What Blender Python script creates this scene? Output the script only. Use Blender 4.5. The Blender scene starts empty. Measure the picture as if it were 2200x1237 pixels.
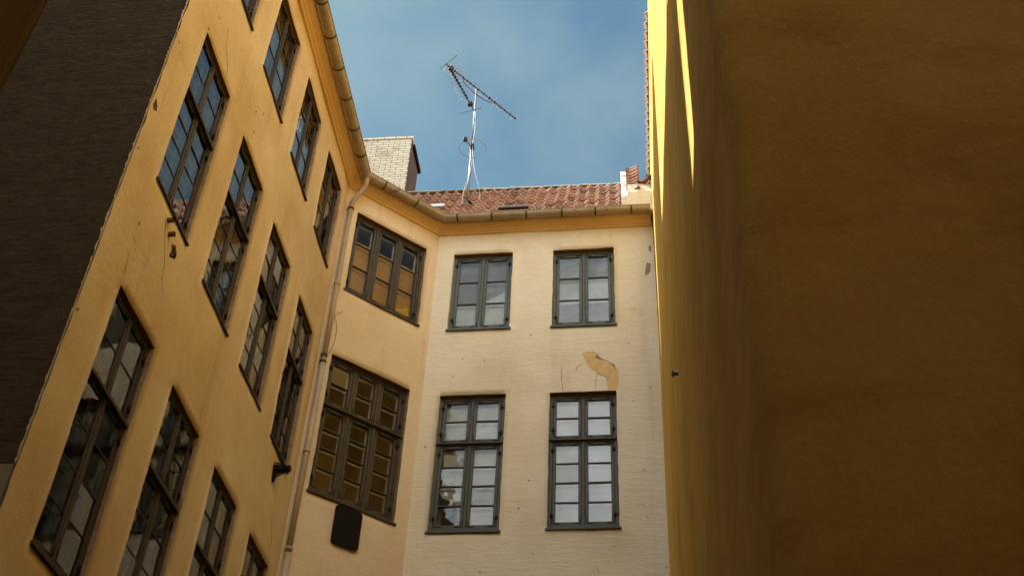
import bpy, bmesh, math, random
from mathutils import Vector, Matrix, noise

random.seed(7)
scene = bpy.context.scene
C = bpy.context.collection

# ------------------------------------------------------------------ camera
cam_d = bpy.data.cameras.new('camera')
cam = bpy.data.objects.new('camera', cam_d); C.objects.link(cam)
R0 = Vector((0.9947, 0.09526, 0.03877)); R1 = Vector((-0.03339, 0.65565, -0.75432)); R2 = Vector((-0.09728, 0.74903, 0.65536))
m = Matrix.Identity(4)
for i in range(3):
    m[i][0] = R0[i]; m[i][1] = -R1[i]; m[i][2] = -R2[i]
cam.matrix_world = m                      # eye at the origin, the courtyard ground lies 1.6 m below
cam_d.lens = 40.79; cam_d.sensor_width = 36; cam_d.clip_start = .05; cam_d.clip_end = 500
scene.camera = cam

# ------------------------------------------------------------------ sky, sun, exposure
SUN = Vector((-1, .20, 1.19)).normalized()      # towards the sun
EL = math.asin(SUN.z); AZ = math.atan2(SUN.x, SUN.y)
world = bpy.data.worlds.new('World'); scene.world = world; world.use_nodes = True
nt = world.node_tree; nt.nodes.clear()
def N(t, ty, **kw):
    n = t.nodes.new(ty)
    for k, v in kw.items():
        if k.startswith('i_'): n.inputs[k[2:].replace('_', ' ')].default_value = v
        elif k[0] == 'n' and k[1:].isdigit(): n.inputs[int(k[1:])].default_value = v
        else: setattr(n, k, v)
    return n
out = N(nt, 'ShaderNodeOutputWorld'); bg = N(nt, 'ShaderNodeBackground'); bg.inputs[1].default_value = .115
sky = N(nt, 'ShaderNodeTexSky'); sky.sky_type = 'NISHITA'; sky.sun_disc = False
sky.sun_elevation = EL; sky.sun_rotation = AZ; sky.air_density = 1.0; sky.dust_density = 1.2; sky.ozone_density = 1.0
tc = N(nt, 'ShaderNodeTexCoord')
mp = N(nt, 'ShaderNodeMapping'); mp.inputs['Scale'].default_value = (2.4, 2.6, 3.0); mp.inputs['Rotation'].default_value = (.3, .5, .4)
nz = N(nt, 'ShaderNodeTexNoise'); nz.inputs['Scale'].default_value = 1.7; nz.inputs['Detail'].default_value = 5; nz.inputs['Roughness'].default_value = .50; nz.inputs['Distortion'].default_value = .15
cr = N(nt, 'ShaderNodeValToRGB'); cr.color_ramp.elements[0].position = .40; cr.color_ramp.elements[0].color = (.02, .02, .02, 1)
cr.color_ramp.elements[1].position = .68; cr.color_ramp.elements[1].color = (.62, .62, .62, 1)
mx = N(nt, 'ShaderNodeMix', data_type='RGBA'); mx.inputs['B'].default_value = (4.5, 4.3, 4.2, 1)
L = nt.links.new
L(tc.outputs['Generated'], mp.inputs[0]); L(mp.outputs[0], nz.inputs['Vector']); L(nz.outputs[0], cr.inputs[0])
# unseen cloud bank added behind the viewer to brighten the walls; the north stays blue
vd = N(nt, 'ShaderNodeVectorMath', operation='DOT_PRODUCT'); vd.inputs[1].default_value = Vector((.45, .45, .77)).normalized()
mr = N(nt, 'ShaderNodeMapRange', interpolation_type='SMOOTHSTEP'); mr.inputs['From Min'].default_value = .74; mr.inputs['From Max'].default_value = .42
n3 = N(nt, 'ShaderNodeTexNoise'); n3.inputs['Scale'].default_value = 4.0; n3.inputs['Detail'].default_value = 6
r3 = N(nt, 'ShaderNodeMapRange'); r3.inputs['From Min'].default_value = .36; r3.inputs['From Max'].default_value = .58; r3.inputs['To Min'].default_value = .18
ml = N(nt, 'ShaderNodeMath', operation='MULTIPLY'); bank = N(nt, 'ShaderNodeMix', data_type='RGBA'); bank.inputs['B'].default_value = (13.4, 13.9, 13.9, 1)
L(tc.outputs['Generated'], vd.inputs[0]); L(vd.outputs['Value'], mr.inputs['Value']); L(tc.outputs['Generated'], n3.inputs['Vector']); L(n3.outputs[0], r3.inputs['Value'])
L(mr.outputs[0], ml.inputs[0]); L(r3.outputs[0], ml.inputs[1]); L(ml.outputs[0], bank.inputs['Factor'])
tn = N(nt, 'ShaderNodeMix', data_type='RGBA', blend_type='MULTIPLY'); tn.inputs['Factor'].default_value = 1; tn.inputs['B'].default_value = (.37, .52, .48, 1)
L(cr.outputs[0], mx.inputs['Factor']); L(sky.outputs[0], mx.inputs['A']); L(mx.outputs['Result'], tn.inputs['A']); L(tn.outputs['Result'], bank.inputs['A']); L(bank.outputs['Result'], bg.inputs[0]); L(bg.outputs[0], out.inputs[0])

sd = bpy.data.lights.new('sun', 'SUN'); sd.energy = 5.0; sd.angle = math.radians(.53); sd.color = (1, .96, .90)
so = bpy.data.objects.new('sun', sd); C.objects.link(so)
so.rotation_euler = (-SUN).to_track_quat('-Z', 'Y').to_euler(); so.location = SUN * 60
scene.view_settings.view_transform = 'Standard'; scene.view_settings.look = 'None'
scene.view_settings.exposure = 1.25; scene.view_settings.gamma = 1
scene.render.engine = 'CYCLES'
cy = scene.cycles
cy.use_denoising = True; cy.max_bounces = 10; cy.diffuse_bounces = 7; cy.glossy_bounces = 5; cy.transparent_max_bounces = 12
cy.caustics_reflective = False; cy.caustics_refractive = False; cy.sample_clamp_indirect = 6

# ------------------------------------------------------------------ materials
def mat(name):
    mt = bpy.data.materials.new(name); mt.use_nodes = True
    t = mt.node_tree; b = t.nodes['Principled BSDF']; b.inputs['Roughness'].default_value = .85
    b.inputs['Specular IOR Level'].default_value = .25
    return mt, t, b
def ramp(t, src, stops):
    r = N(t, 'ShaderNodeValToRGB'); e = r.color_ramp.elements
    e[0].position, e[0].color = stops[0][0], (*stops[0][1], 1)
    e[1].position, e[1].color = stops[-1][0], (*stops[-1][1], 1)
    for p, c in stops[1:-1]:
        x = e.new(p); x.color = (*c, 1)
    t.links.new(src, r.inputs[0]); return r.outputs[0]
def noise_tex(t, scale, detail=6, rough=.6, sc3=(1, 1, 1), dist=0, loc=(0, 0, 0)):
    g = N(t, 'ShaderNodeNewGeometry'); mpp = N(t, 'ShaderNodeMapping')
    mpp.inputs['Scale'].default_value = sc3; mpp.inputs['Location'].default_value = loc
    n = N(t, 'ShaderNodeTexNoise'); n.inputs['Scale'].default_value = scale; n.inputs['Detail'].default_value = detail
    n.inputs['Roughness'].default_value = rough; n.inputs['Distortion'].default_value = dist
    t.links.new(g.outputs['Position'], mpp.inputs[0]); t.links.new(mpp.outputs[0], n.inputs['Vector'])
    return n.outputs[0]
def mixc(t, f, a, b, mode='MIX'):
    x = N(t, 'ShaderNodeMix', data_type='RGBA', blend_type=mode)
    for k, v in (('Factor', f), ('A', a), ('B', b)):
        if hasattr(v, 'links'): t.links.new(v, x.inputs[k])
        elif isinstance(v, tuple): x.inputs[k].default_value = (*v, 1)
        else: x.inputs[k].default_value = v
    return x.outputs['Result']
def bump(t, b, pairs):
    prev = None
    for h, s, d in pairs:
        n = N(t, 'ShaderNodeBump'); n.inputs['Strength'].default_value = s; n.inputs['Distance'].default_value = d
        t.links.new(h, n.inputs['Height'])
        if prev: t.links.new(prev, n.inputs['Normal'])
        prev = n.outputs[0]
    t.links.new(prev, b.inputs['Normal'])

def plaster(name, c0, c1, c2, stain=(.30, .17, .07), ridge=.5, streak=.42, dist=.8, big_s=1.0, blot=0, grain=1.0, ridge_scale=(1.8, 1.8, 8)):
    mt, t, b = mat(name)
    big = noise_tex(t, .42 * big_s, 7, .62)
    col = ramp(t, big, [(.3, c0), (.5, c1), (.72, c2)])
    med = noise_tex(t, 2.3, 8, .66, (1, 1, .8))
    col = mixc(t, ramp(t, med, [(.35, (0, 0, 0)), (.75, (.36, .36, .36))]), col, c0)
    run = noise_tex(t, 1.0, 7, .65, (2.6, 2.6, .22))              # rain streaks
    col = mixc(t, ramp(t, run, [(.56, (0, 0, 0)), (.82, (streak, streak, streak))]), col, stain)
    spot = noise_tex(t, 7.5, 4, .6)
    col = mixc(t, ramp(t, spot, [(.70, (0, 0, 0)), (.78, (.35, .35, .35))]), col, stain)
    if blot:
        bl = noise_tex(t, 1.25, 7, .68, (1, 1, 2.4), .4, (5, 2, 3))
        col = mixc(t, ramp(t, bl, [(.50, (0, 0, 0)), (.70, (blot, blot, blot))]), col, stain)
    fine = noise_tex(t, 40, 3, .7)
    col = mixc(t, .22, col, ramp(t, fine, [(.3, (.55, .55, .55)), (.7, (1, 1, 1))]), 'MULTIPLY')
    t.links.new(col, b.inputs['Base Color'])
    rid = noise_tex(t, 1.6, 6, .62, ridge_scale, dist)                 # brick courses telling through the render
    bump(t, b, [(rid, ridge, .035), (noise_tex(t, 9, 5, .6), .5 * grain, .012), (fine, .35 * grain, .004)])
    b.inputs['Roughness'].default_value = .95; b.inputs['Specular IOR Level'].default_value = 0.02
    return mt
M = {}
M['plaster_a'] = plaster('bounce_lit_peach', (.57, .43, .26), (.68, .55, .37), (.77, .65, .47), stain=(.34, .19, .08), ridge=.1, streak=.55, big_s=1.6)  # same paint as the rear wing, tinted for light bounced off the ochre wall
M['plaster_b'] = plaster('bounce_lit_cream', (.66, .51, .33), (.76, .63, .44), (.80, .69, .52), ridge=.3)  # tinted part way for that same bounced light
M['plaster_c'] = plaster('cream_plaster', (.72, .63, .48), (.82, .76, .61), (.86, .82, .69), ridge=.45, big_s=1.5, streak=.22)
M['cornice'] = plaster('orange_cornice_paint', (.66, .42, .18), (.76, .51, .24), (.80, .57, .30), ridge=.15, streak=.2)
M['ochre_d'] = M['ochre_e'] = plaster('ochre_plaster', (.56, .355, .085), (.71, .47, .12), (.78, .54, .17), stain=(.38, .19, .036), grain=.7, ridge=.07, streak=.55, dist=.4, big_s=1.6, ridge_scale=(1.4, 1.4, 1.4), blot=.38)
M['brown_shaded'] = plaster('shaded_brown_plaster', (.04, .024, .011), (.052, .031, .014), (.062, .037, .017), ridge=.4)
M['brown'] = plaster('bounce_brown_plaster', (.14, .080, .033), (.18, .105, .043), (.21, .12, .052), ridge=.4)
M['grey_base'] = plaster('grey_green_plaster', (.22, .20, .13), (.27, .25, .17), (.30, .28, .20), ridge=.3)
M['back'] = plaster('pale_rear_plaster', (.36, .23, .11), (.44, .29, .14), (.50, .34, .18), ridge=.3)
M['parapet'] = plaster('whitewashed_mortar', (.52, .50, .44), (.66, .64, .58), (.72, .70, .62), stain=(.16, .12, .07), ridge=.6, streak=.5)

def simple(name, col, rough=.8, var=.25, scale=14, metal=0, sc3=(1, 1, 1), bmp=.2, dist=.004):
    mt, t, b = mat(name)
    n = noise_tex(t, scale, 6, .65, sc3)
    lo = tuple(x * (1 - var) for x in col); hi = tuple(min(1, x * (1 + var)) for x in col)
    t.links.new(ramp(t, n, [(.3, lo), (.7, hi)]), b.inputs['Base Color'])
    b.inputs['Roughness'].default_value = rough; b.inputs['Metallic'].default_value = metal
    bump(t, b, [(n, bmp, dist)])
    return mt
def paint(name, col, worn):
    mt, t, b = mat(name)
    n = noise_tex(t, 22, 7, .7, (1, 1, 1)); n2 = noise_tex(t, 5, 5, .6)
    c = ramp(t, n2, [(.3, tuple(x * .75 for x in col)), (.7, tuple(x * 1.25 for x in col))])
    c = mixc(t, ramp(t, n, [(.60, (0, 0, 0)), (.66, (.75, .75, .75))]), c, worn)
    t.links.new(c, b.inputs['Base Color']); b.inputs['Roughness'].default_value = .55
    b.inputs['Specular IOR Level'].default_value = .4
    bump(t, b, [(n, .35, .003)])
    return mt
M['frame_c'] = paint('grey_green_paint', (.072, .088, .078), (.030, .030, .025))
M['frame_c2'] = paint('dark_grey_green_paint', (.058, .062, .054), (.022, .018, .014))
M['frame_b'] = paint('dark_olive_paint', (.050, .040, .026), (.022, .014, .008))
M['frame_a'] = paint('dark_brown_paint', (.040, .030, .020), (.016, .010, .006))
M['white'] = simple('white_inner_paint', (.80, .76, .66), .5, .08)
M['soffit'] = simple('brown_lintel', (.20, .095, .03), .85, .3, 9, sc3=(1, 1, 4))
M['jamb'] = simple('bare_brick_reveal', (.30, .21, .15), .9, .35, 3.5, sc3=(1, 1, 4), bmp=.6, dist=.02)
M['zinc'] = None
mt, t, b = mat('weathered_zinc'); M['zinc'] = mt
n = noise_tex(t, 2.2, 7, .7, (1, 1, 1)); n2 = noise_tex(t, 3.4, 6, .72, (.7, 5.5, .7), .8)
c = ramp(t, n, [(.3, (.30, .24, .165)), (.7, (.44, .37, .27))])
c = mixc(t, ramp(t, n2, [(.58, (0, 0, 0)), (.66, (.8, .8, .8))]), c, (.09, .065, .04))
t.links.new(c, b.inputs['Base Color']); b.inputs['Roughness'].default_value = .6; b.inputs['Metallic'].default_value = .15
bump(t, b, [(n2, .2, .004)])
M['zinc_dark'] = simple('dark_zinc_strap', (.085, .065, .045), .7, .3)
M['pipe'] = simple('grey_mauve_pipe', (.42, .345, .26), .55, .22, 3, sc3=(1, 1, .4))
M['pole'] = simple('galvanised_steel', (.20, .195, .18), .4, .15, 8, metal=.5)
M['alu'] = simple('bare_aluminium', (.34, .34, .32), .6, .08)
M['rust'] = simple('rusty_boom', (.06, .036, .034), .7, .35, 30, metal=.2)
M['black'] = simple('black_paint', (.010, .007, .005), .95, .3)
M['near_black'] = simple('dark_hole', (.028, .018, .011), .95, .4, 20)
M['cable'] = simple('white_cable', (.72, .72, .68), .5, .05)
M['wire'] = simple('dark_wire', (.13, .09, .05), .7, .2)
M['crack'] = simple('crack_line', (.10, .055, .025), .95, .3, 30)
M['chip'] = simple('grey_bare_mortar', (.30, .25, .20), .95, .35, 25, bmp=.8, dist=.02)
M['patch'] = simple('tan_patch', (.68, .48, .24), .95, .15, 8, bmp=.6, dist=.01)
M['brownchip'] = simple('brown_bare_brick', (.12, .06, .03), .95, .4, 25, bmp=.8, dist=.02)
M['skylid'] = simple('blue_grey_lid', (.36, .42, .44), .5, .1)
M['room'] = simple('beige_room', (.62, .46, .24), .9, .12, 2)
M['ceiling'] = simple('pale_ceiling', (.80, .66, .36), .9, .06, 2)
M['floor'] = simple('dark_boards', (.12, .07, .04), .7, .2, 5)
M['cloth_w'] = simple('pale_blind_reflection', (.76, .87, .88), .9, .16, 1.6, sc3=(1, 1, 1), bmp=.1)
M['cloth_g'] = simple('grey_reflection_cloth', (.27, .29, .29), .9, .12, 3, bmp=.1)
M['cloth_m'] = simple('taupe_reflection_cloth', (.23, .20, .175), .9, .12, 3, bmp=.1)
M['cloth_d'] = simple('brown_curtain', (.16, .12, .075), .9, .15, 5, sc3=(4, 4, .3), bmp=.5, dist=.02)
M['cloth_b'] = simple('beige_curtain', (.50, .40, .27), .9, .15, 5, sc3=(4, 4, .3), bmp=.5, dist=.02)

M['reflection_blind'] = simple('gold_reflection_blind', (.92, .56, .10), .7, .1, 3)
def glass(name, ior, tint, wav):
    mt = bpy.data.materials.new(name); mt.use_nodes = True
    t = mt.node_tree; t.nodes.clear()
    o = N(t, 'ShaderNodeOutputMaterial'); mxs = N(t, 'ShaderNodeMixShader')
    tr = N(t, 'ShaderNodeBsdfTransparent'); tr.inputs[0].default_value = (*tint, 1)
    gl = N(t, 'ShaderNodeBsdfGlossy'); gl.inputs['Roughness'].default_value = .012; gl.inputs[0].default_value = (.95, .97, 1, 1)
    fr = N(t, 'ShaderNodeFresnel'); fr.inputs[0].default_value = ior
    h = noise_tex(t, 1.7, 3, .5); bp_ = N(t, 'ShaderNodeBump'); bp_.inputs['Strength'].default_value = wav; bp_.inputs['Distance'].default_value = .02
    t.links.new(h, bp_.inputs['Height']); t.links.new(bp_.outputs[0], gl.inputs['Normal'])
    t.links.new(fr.outputs[0], mxs.inputs[0]); t.links.new(tr.outputs[0], mxs.inputs[1]); t.links.new(gl.outputs[0], mxs.inputs[2])
    t.links.new(mxs.outputs[0], o.inputs[0])
    return mt
M['glass'] = glass('old_window_glass', 1.9, (.86, .88, .85), .18)
M['glass_b'] = glass('bay_window_glass', 1.48, (.95, .95, .92), .2)
M['glass_c'] = glass('thin_window_glass', 1.75, (.92, .94, .92), .35)

# whitewashed chimney brick, grey rubble brick, pantile
def wallcoord(t, sx=1, sz=1):          # (along the wall, height) from position, for any axis-aligned wall
    g = N(t, 'ShaderNodeNewGeometry'); s = N(t, 'ShaderNodeSeparateXYZ'); t.links.new(g.outputs['Position'], s.inputs[0])
    a = N(t, 'ShaderNodeMath', operation='ADD'); t.links.new(s.outputs[0], a.inputs[0]); t.links.new(s.outputs[1], a.inputs[1])
    cm = N(t, 'ShaderNodeCombineXYZ'); t.links.new(a.outputs[0], cm.inputs[0]); t.links.new(s.outputs[2], cm.inputs[1])
    return cm.outputs[0]
def bricks(name, c1, c2, mortar, bw, bh, msize, dirt, bs=.6, wob_=.03, streaky=False):
    mt, t, b = mat(name)
    v = wallcoord(t)
    dn = N(t, 'ShaderNodeTexNoise'); dn.inputs['Scale'].default_value = 6; t.links.new(v, dn.inputs['Vector'])
    ad = N(t, 'ShaderNodeVectorMath', operation='MULTIPLY_ADD'); ad.inputs[1].default_value = (.03, wob_, 0)
    t.links.new(dn.outputs['Color'], ad.inputs[0]); t.links.new(v, ad.inputs[2])
    br = N(t, 'ShaderNodeTexBrick'); br.inputs['Scale'].default_value = 1
    br.inputs['Color1'].default_value = (*c1, 1); br.inputs['Color2'].default_value = (*c2, 1); br.inputs['Mortar'].default_value = (*mortar, 1)
    br.inputs['Brick Width'].default_value = bw; br.inputs['Row Height'].default_value = bh; br.inputs['Mortar Size'].default_value = msize; br.inputs['Mortar Smooth'].default_value = .4
    t.links.new(ad.outputs[0], br.inputs['Vector'])
    n = noise_tex(t, 2.6, 7, .7, (1, 1, 2.5)); n2 = noise_tex(t, 9, 6, .7, (1, 1, 3.5))
    c = mixc(t, ramp(t, n, [(.5, (0, 0, 0)), (.72, (.65, .65, .65))]), br.outputs[0], dirt)
    c = mixc(t, ramp(t, n2, [(.55, (0, 0, 0)), (.7, (.5, .5, .5))]), c, dirt)
    if streaky:
        n4 = noise_tex(t, 2.8, 9, .80, (1.3, 1.3, 5.0), .9)
        c = mixc(t, ramp(t, n4, [(.48, (0, 0, 0)), (.60, (.8, .8, .8))]), c, dirt)
        n5 = noise_tex(t, 3.5, 6, .7, (1, 1, 5.0), .3, (7, 1, 2))
        c = mixc(t, ramp(t, n5, [(.64, (0, 0, 0)), (.72, (.7, .7, .7))]), c, (.20, .15, .10))
    t.links.new(c, b.inputs['Base Color'])
    inv = N(t, 'ShaderNodeMath', operation='SUBTRACT'); inv.inputs[0].default_value = 1; t.links.new(br.outputs['Fac'], inv.inputs[1])
    bump(t, b, [(inv.outputs[0], bs, .02), (n2, .6, .03), (noise_tex(t, 30, 4, .6), .3, .006)])
    b.inputs['Roughness'].default_value = .95
    return mt
M['chimney'] = bricks('whitewashed_brick', (.88, .86, .72), (.78, .76, .62), (.30, .26, .19), .26, .078, .010, (.27, .24, .16))
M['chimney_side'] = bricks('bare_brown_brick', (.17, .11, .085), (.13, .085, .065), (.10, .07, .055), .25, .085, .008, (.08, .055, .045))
M['rubble'] = bricks('grey_brown_brick', (.080, .056, .034), (.070, .049, .030), (.060, .042, .026), .34, .075, .006, (.034, .025, .016), .25, wob_=.13, streaky=True)

mt, t, b = mat('terracotta_pantile'); M['tile'] = mt
g = N(t, 'ShaderNodeNewGeometry'); s = N(t, 'ShaderNodeSeparateXYZ'); t.links.new(g.outputs['Position'], s.inputs[0])
def fl(src, k, off=0):
    a = N(t, 'ShaderNodeMath', operation='MULTIPLY_ADD'); a.inputs[1].default_value = k; a.inputs[2].default_value = off; t.links.new(src, a.inputs[0])
    f = N(t, 'ShaderNodeMath', operation='FLOOR'); t.links.new(a.outputs[0], f.inputs[0]); return f.outputs[0]
cm = N(t, 'ShaderNodeCombineXYZ'); t.links.new(fl(s.outputs[0], 1 / .205, .3), cm.inputs[0]); t.links.new(fl(s.outputs[2], 1 / .2528, 0), cm.inputs[1])
wn = N(t, 'ShaderNodeTexWhiteNoise', noise_dimensions='3D'); t.links.new(cm.outputs[0], wn.inputs[0])
c = ramp(t, wn.outputs[0], [(0, (.20, .105, .07)), (.4, (.32, .175, .115)), (.8, (.40, .235, .16)), (1, (.30, .19, .14))])
dn = noise_tex(t, 5, 7, .7)
c = mixc(t, ramp(t, dn, [(.52, (0, 0, 0)), (.72, (.7, .7, .7))]), c, (.15, .09, .06))
dl = noise_tex(t, 11, 5, .7)
c = mixc(t, ramp(t, dl, [(.62, (0, 0, 0)), (.72, (.5, .5, .5))]), c, (.50, .42, .29))
t.links.new(c, b.inputs['Base Color']); bump(t, b, [(dn, .3, .01)])
M['mortar'] = simple('lichen_mortar', (.34, .30, .22), .95, .35, 9, bmp=.8, dist=.02)
M['cobble'] = None
mt, t, b = mat('cobblestones'); M['cobble'] = mt
g = N(t, 'ShaderNodeNewGeometry'); vo = N(t, 'ShaderNodeTexVoronoi'); vo.inputs['Scale'].default_value = 7; t.links.new(g.outputs['Position'], vo.inputs['Vector'])
t.links.new(ramp(t, vo.outputs['Distance'], [(0, (.11, .095, .08)), (.6, (.035, .03, .025))]), b.inputs['Base Color'])
inv = N(t, 'ShaderNodeMath', operation='SUBTRACT'); inv.inputs[0].default_value = 1; t.links.new(vo.outputs['Distance'], inv.inputs[1]); bump(t, b, [(inv.outputs[0], .6, .03)])

# ------------------------------------------------------------------ helpers
def link(name, me, parent=None, mw=None):
    o = bpy.data.objects.new(name, me); C.objects.link(o)
    if mw is not None: o.matrix_world = mw
    if parent is not None:
        o.parent = parent
        pm = parent.matrix_world if parent.get('_m') is None else Matrix(parent['_m'])
        o.matrix_parent_inverse = pm.inverted()
    return o
WM = {}
def put(name, me, parent=None, mw=None, label=None):
    o = bpy.data.objects.new(name, me); C.objects.link(o)
    mw = mw or Matrix.Identity(4)
    WM[o.name] = mw
    if parent is not None:
        o.parent = parent; o.matrix_basis = WM[parent.name].inverted() @ mw
    else: o.matrix_basis = mw
    if label: o['label'] = label
    return o
def thing(name, label, cat, loc=(0, 0, 0), group=None):
    o = put(name, None, None, Matrix.Translation(loc)); o['label'] = label; o['category'] = cat
    if group: o['group'] = group
    o.empty_display_size = .3
    return o
def mesh_of(name, bm, mats):
    me = bpy.data.meshes.new(name); bm.normal_update(); bm.to_mesh(me); bm.free()
    for x in (mats if isinstance(mats, (list, tuple)) else [mats]): me.materials.append(x)
    return me
def frame(o, az):
    """local x runs along the wall, local y goes INTO the wall, z up"""
    a = math.radians(az); u = Vector((math.sin(a), math.cos(a), 0)); k = Vector((-u.y, u.x, 0))
    mm = Matrix.Identity(4)
    for i in range(3): mm[i][0] = u[i]; mm[i][1] = k[i]; mm[i][2] = (0, 0, 1)[i]
    mm.translation = Vector(o); return mm
def at(fr, x, y, z): return fr @ Vector((x, y, z))
def box(bm, x0, x1, y0, y1, z0, z1, bev=0, mi=0, jit=0):
    vs = [bm.verts.new((x + random.uniform(-jit, jit), y + random.uniform(-jit, jit), z + random.uniform(-jit, jit))) for z in (z0, z1) for y in (y0, y1) for x in (x0, x1)]
    fs = [bm.faces.new([vs[i] for i in f]) for f in ((0, 2, 3, 1), (4, 5, 7, 6), (0, 1, 5, 4), (2, 6, 7, 3), (0, 4, 6, 2), (1, 3, 7, 5))]
    for f in fs: f.material_index = mi
    if bev:
        es = list({e for f in fs for e in f.edges})
        r = bmesh.ops.bevel(bm, geom=es, offset=bev, segments=1, affect='EDGES', profile=.5)
        for f in r['faces']: f.material_index = mi
    return vs
def tube(bm, pts, r, seg=8, caps=True, mi=0):
    pts = [Vector(p) for p in pts]; rings = []
    rr = r if isinstance(r, (list, tuple)) else [r] * len(pts)
    n0 = None
    for i, p in enumerate(pts):
        d = (pts[min(i + 1, len(pts) - 1)] - pts[max(i - 1, 0)]).normalized()
        if n0 is None:
            n0 = d.orthogonal().normalized()
        n0 = (n0 - d * n0.dot(d)).normalized(); b2 = d.cross(n0)
        rings.append([bm.verts.new(p + (n0 * math.cos(2 * math.pi * k / seg) + b2 * math.sin(2 * math.pi * k / seg)) * rr[i]) for k in range(seg)])
    for a, b_ in zip(rings, rings[1:]):
        for k in range(seg):
            f = bm.faces.new((a[k], a[(k + 1) % seg], b_[(k + 1) % seg], b_[k])); f.smooth = True; f.material_index = mi
    if caps:
        bm.faces.new(rings[0][::-1]).material_index = mi; bm.faces.new(rings[-1]).material_index = mi
def smooth_path(pts, n=6):
    pts = [Vector(p) for p in pts]; P = [pts[0]] + pts + [pts[-1]]; o = []
    for i in range(1, len(P) - 2):
        for k in range(n):
            t_ = k / n; a, b_, c_, d_ = P[i - 1:i + 3]
            o.append(.5 * ((2 * b_) + (c_ - a) * t_ + (2 * a - 5 * b_ + 4 * c_ - d_) * t_ ** 2 + (3 * b_ - a - 3 * c_ + d_) * t_ ** 3))
    return o + [pts[-1]]

def wob(p):       # gentle unevenness of the old render, the same function everywhere
    q = Vector(p) * .9
    return .016 * noise.noise(q) + .007 * noise.noise(Vector(p) * 2.4 + Vector((9, 3, 1)))
def wall_mesh(name, fr, s0, s1, z0, z1, holes, mats, step=.14, depth=.17, zfine=0, lean=None, rag0=0, rag1=0, amp=1.0):
    """a rendered wall as one sheet with openings; every opening gets its reveal"""
    def cuts(a, b_, extra):
        pts = sorted({round(v, 4) for v in extra if a < v < b_} | {a, b_}); o = []
        for p, q in zip(pts, pts[1:]):
            n_ = max(1, int(math.ceil((q - p) / step)))
            o += [p + (q - p) * i / n_ for i in range(n_)]
        return o + [b_]
    ss = cuts(s0, s1, [v for h in holes for v in h[:2]]); 
    zs = cuts(max(z0, zfine), z1, [v for h in holes for v in h[2:4]])
    if zfine > z0: zs = [z0 + (zfine - z0) * i / 8 for i in range(8)] + zs
    bm = bmesh.new(); V = {}
    for j, z in enumerate(zs):
        for i, s_ in enumerate(ss):
            w = at(fr, s_, 0, z); e = min(1, min(s_ - s0, s1 - s_) / .25)
            d = wob(w) * e * amp
            ds = dz = 0
            inner = 0 < i < len(ss) - 1 and 0 < j < len(zs) - 1
            edge = any((abs(s_ - h[0]) < 1e-3 or abs(s_ - h[1]) < 1e-3 or abs(z - h[2]) < 1e-3 or abs(z - h[3]) < 1e-3) and h[0] - .001 <= s_ <= h[1] + .001 and h[2] - .001 <= z <= h[3] + .001 for h in holes)
            if edge:
                ds = .010 * noise.noise(Vector((s_ * 7, z * 7, 3))); dz = .010 * noise.noise(Vector((s_ * 7, z * 7, 13)))
            if i == 0 and rag0: ds = rag0 * noise.noise(Vector((z * 5, 0, 7))) + rag0 * .6 * noise.noise(Vector((z * 15, 2, 7)))
            if i == len(ss) - 1 and rag1: ds = rag1 * noise.noise(Vector((z * 5, 0, 7)))
            ln = lean(s_, z) if lean else 0
            V[i, j] = bm.verts.new((s_ + ds, -d + ln, z + dz))
    for j in range(len(zs) - 1):
        for i in range(len(ss) - 1):
            cs, cz = (ss[i] + ss[i + 1]) / 2, (zs[j] + zs[j + 1]) / 2
            if any(h[0] < cs < h[1] and h[2] < cz < h[3] for h in holes): continue
            f = bm.faces.new((V[i, j], V[i + 1, j], V[i + 1, j + 1], V[i, j + 1])); f.smooth = True
    back = {}
    def bk(i, j):
        if (i, j) not in back:
            v = V[i, j].co; back[i, j] = bm.verts.new((v.x, depth, v.z))
        return back[i, j]
    for h in holes:
        I = [i for i, s_ in enumerate(ss) if h[0] - 1e-3 <= s_ <= h[1] + 1e-3]; J = [j for j, z in enumerate(zs) if h[2] - 1e-3 <= z <= h[3] + 1e-3]
        for a, b_ in zip(I, I[1:]):
            bm.faces.new((V[b_, J[-1]], V[a, J[-1]], bk(a, J[-1]), bk(b_, J[-1]))).material_index = 1
            bm.faces.new((V[a, J[0]], V[b_, J[0]], bk(b_, J[0]), bk(a, J[0]))).material_index = 1
        for a, b_ in zip(J, J[1:]):
            bm.faces.new((V[I[0], a], V[I[0], b_], bk(I[0], b_), bk(I[0], a))).material_index = 2
            bm.faces.new((V[I[-1], b_], V[I[-1], a], bk(I[-1], a), bk(I[-1], b_))).material_index = 2
    return mesh_of(name, bm, mats)
def blotch(bm, fr, pts, rag=.012, off=.004, mi=0, sub=5):
    """irregular flat patch lying on the render"""
    o = []
    n = len(pts)
    for i in range(n):
        a, b_ = pts[i], pts[(i + 1) % n]
        for k in range(sub):
            t_ = k / sub; x = a[0] + (b_[0] - a[0]) * t_; z = a[1] + (b_[1] - a[1]) * t_
            j = 0 if rag == 0 else rag
            x += random.uniform(-j, j); z += random.uniform(-j, j)
            o.append(bm.verts.new((x, -wob(at(fr, x, 0, z)) - off, z)))
    f = bm.faces.new(o); f.material_index = mi
    bmesh.ops.triangulate(bm, faces=[f])
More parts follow.
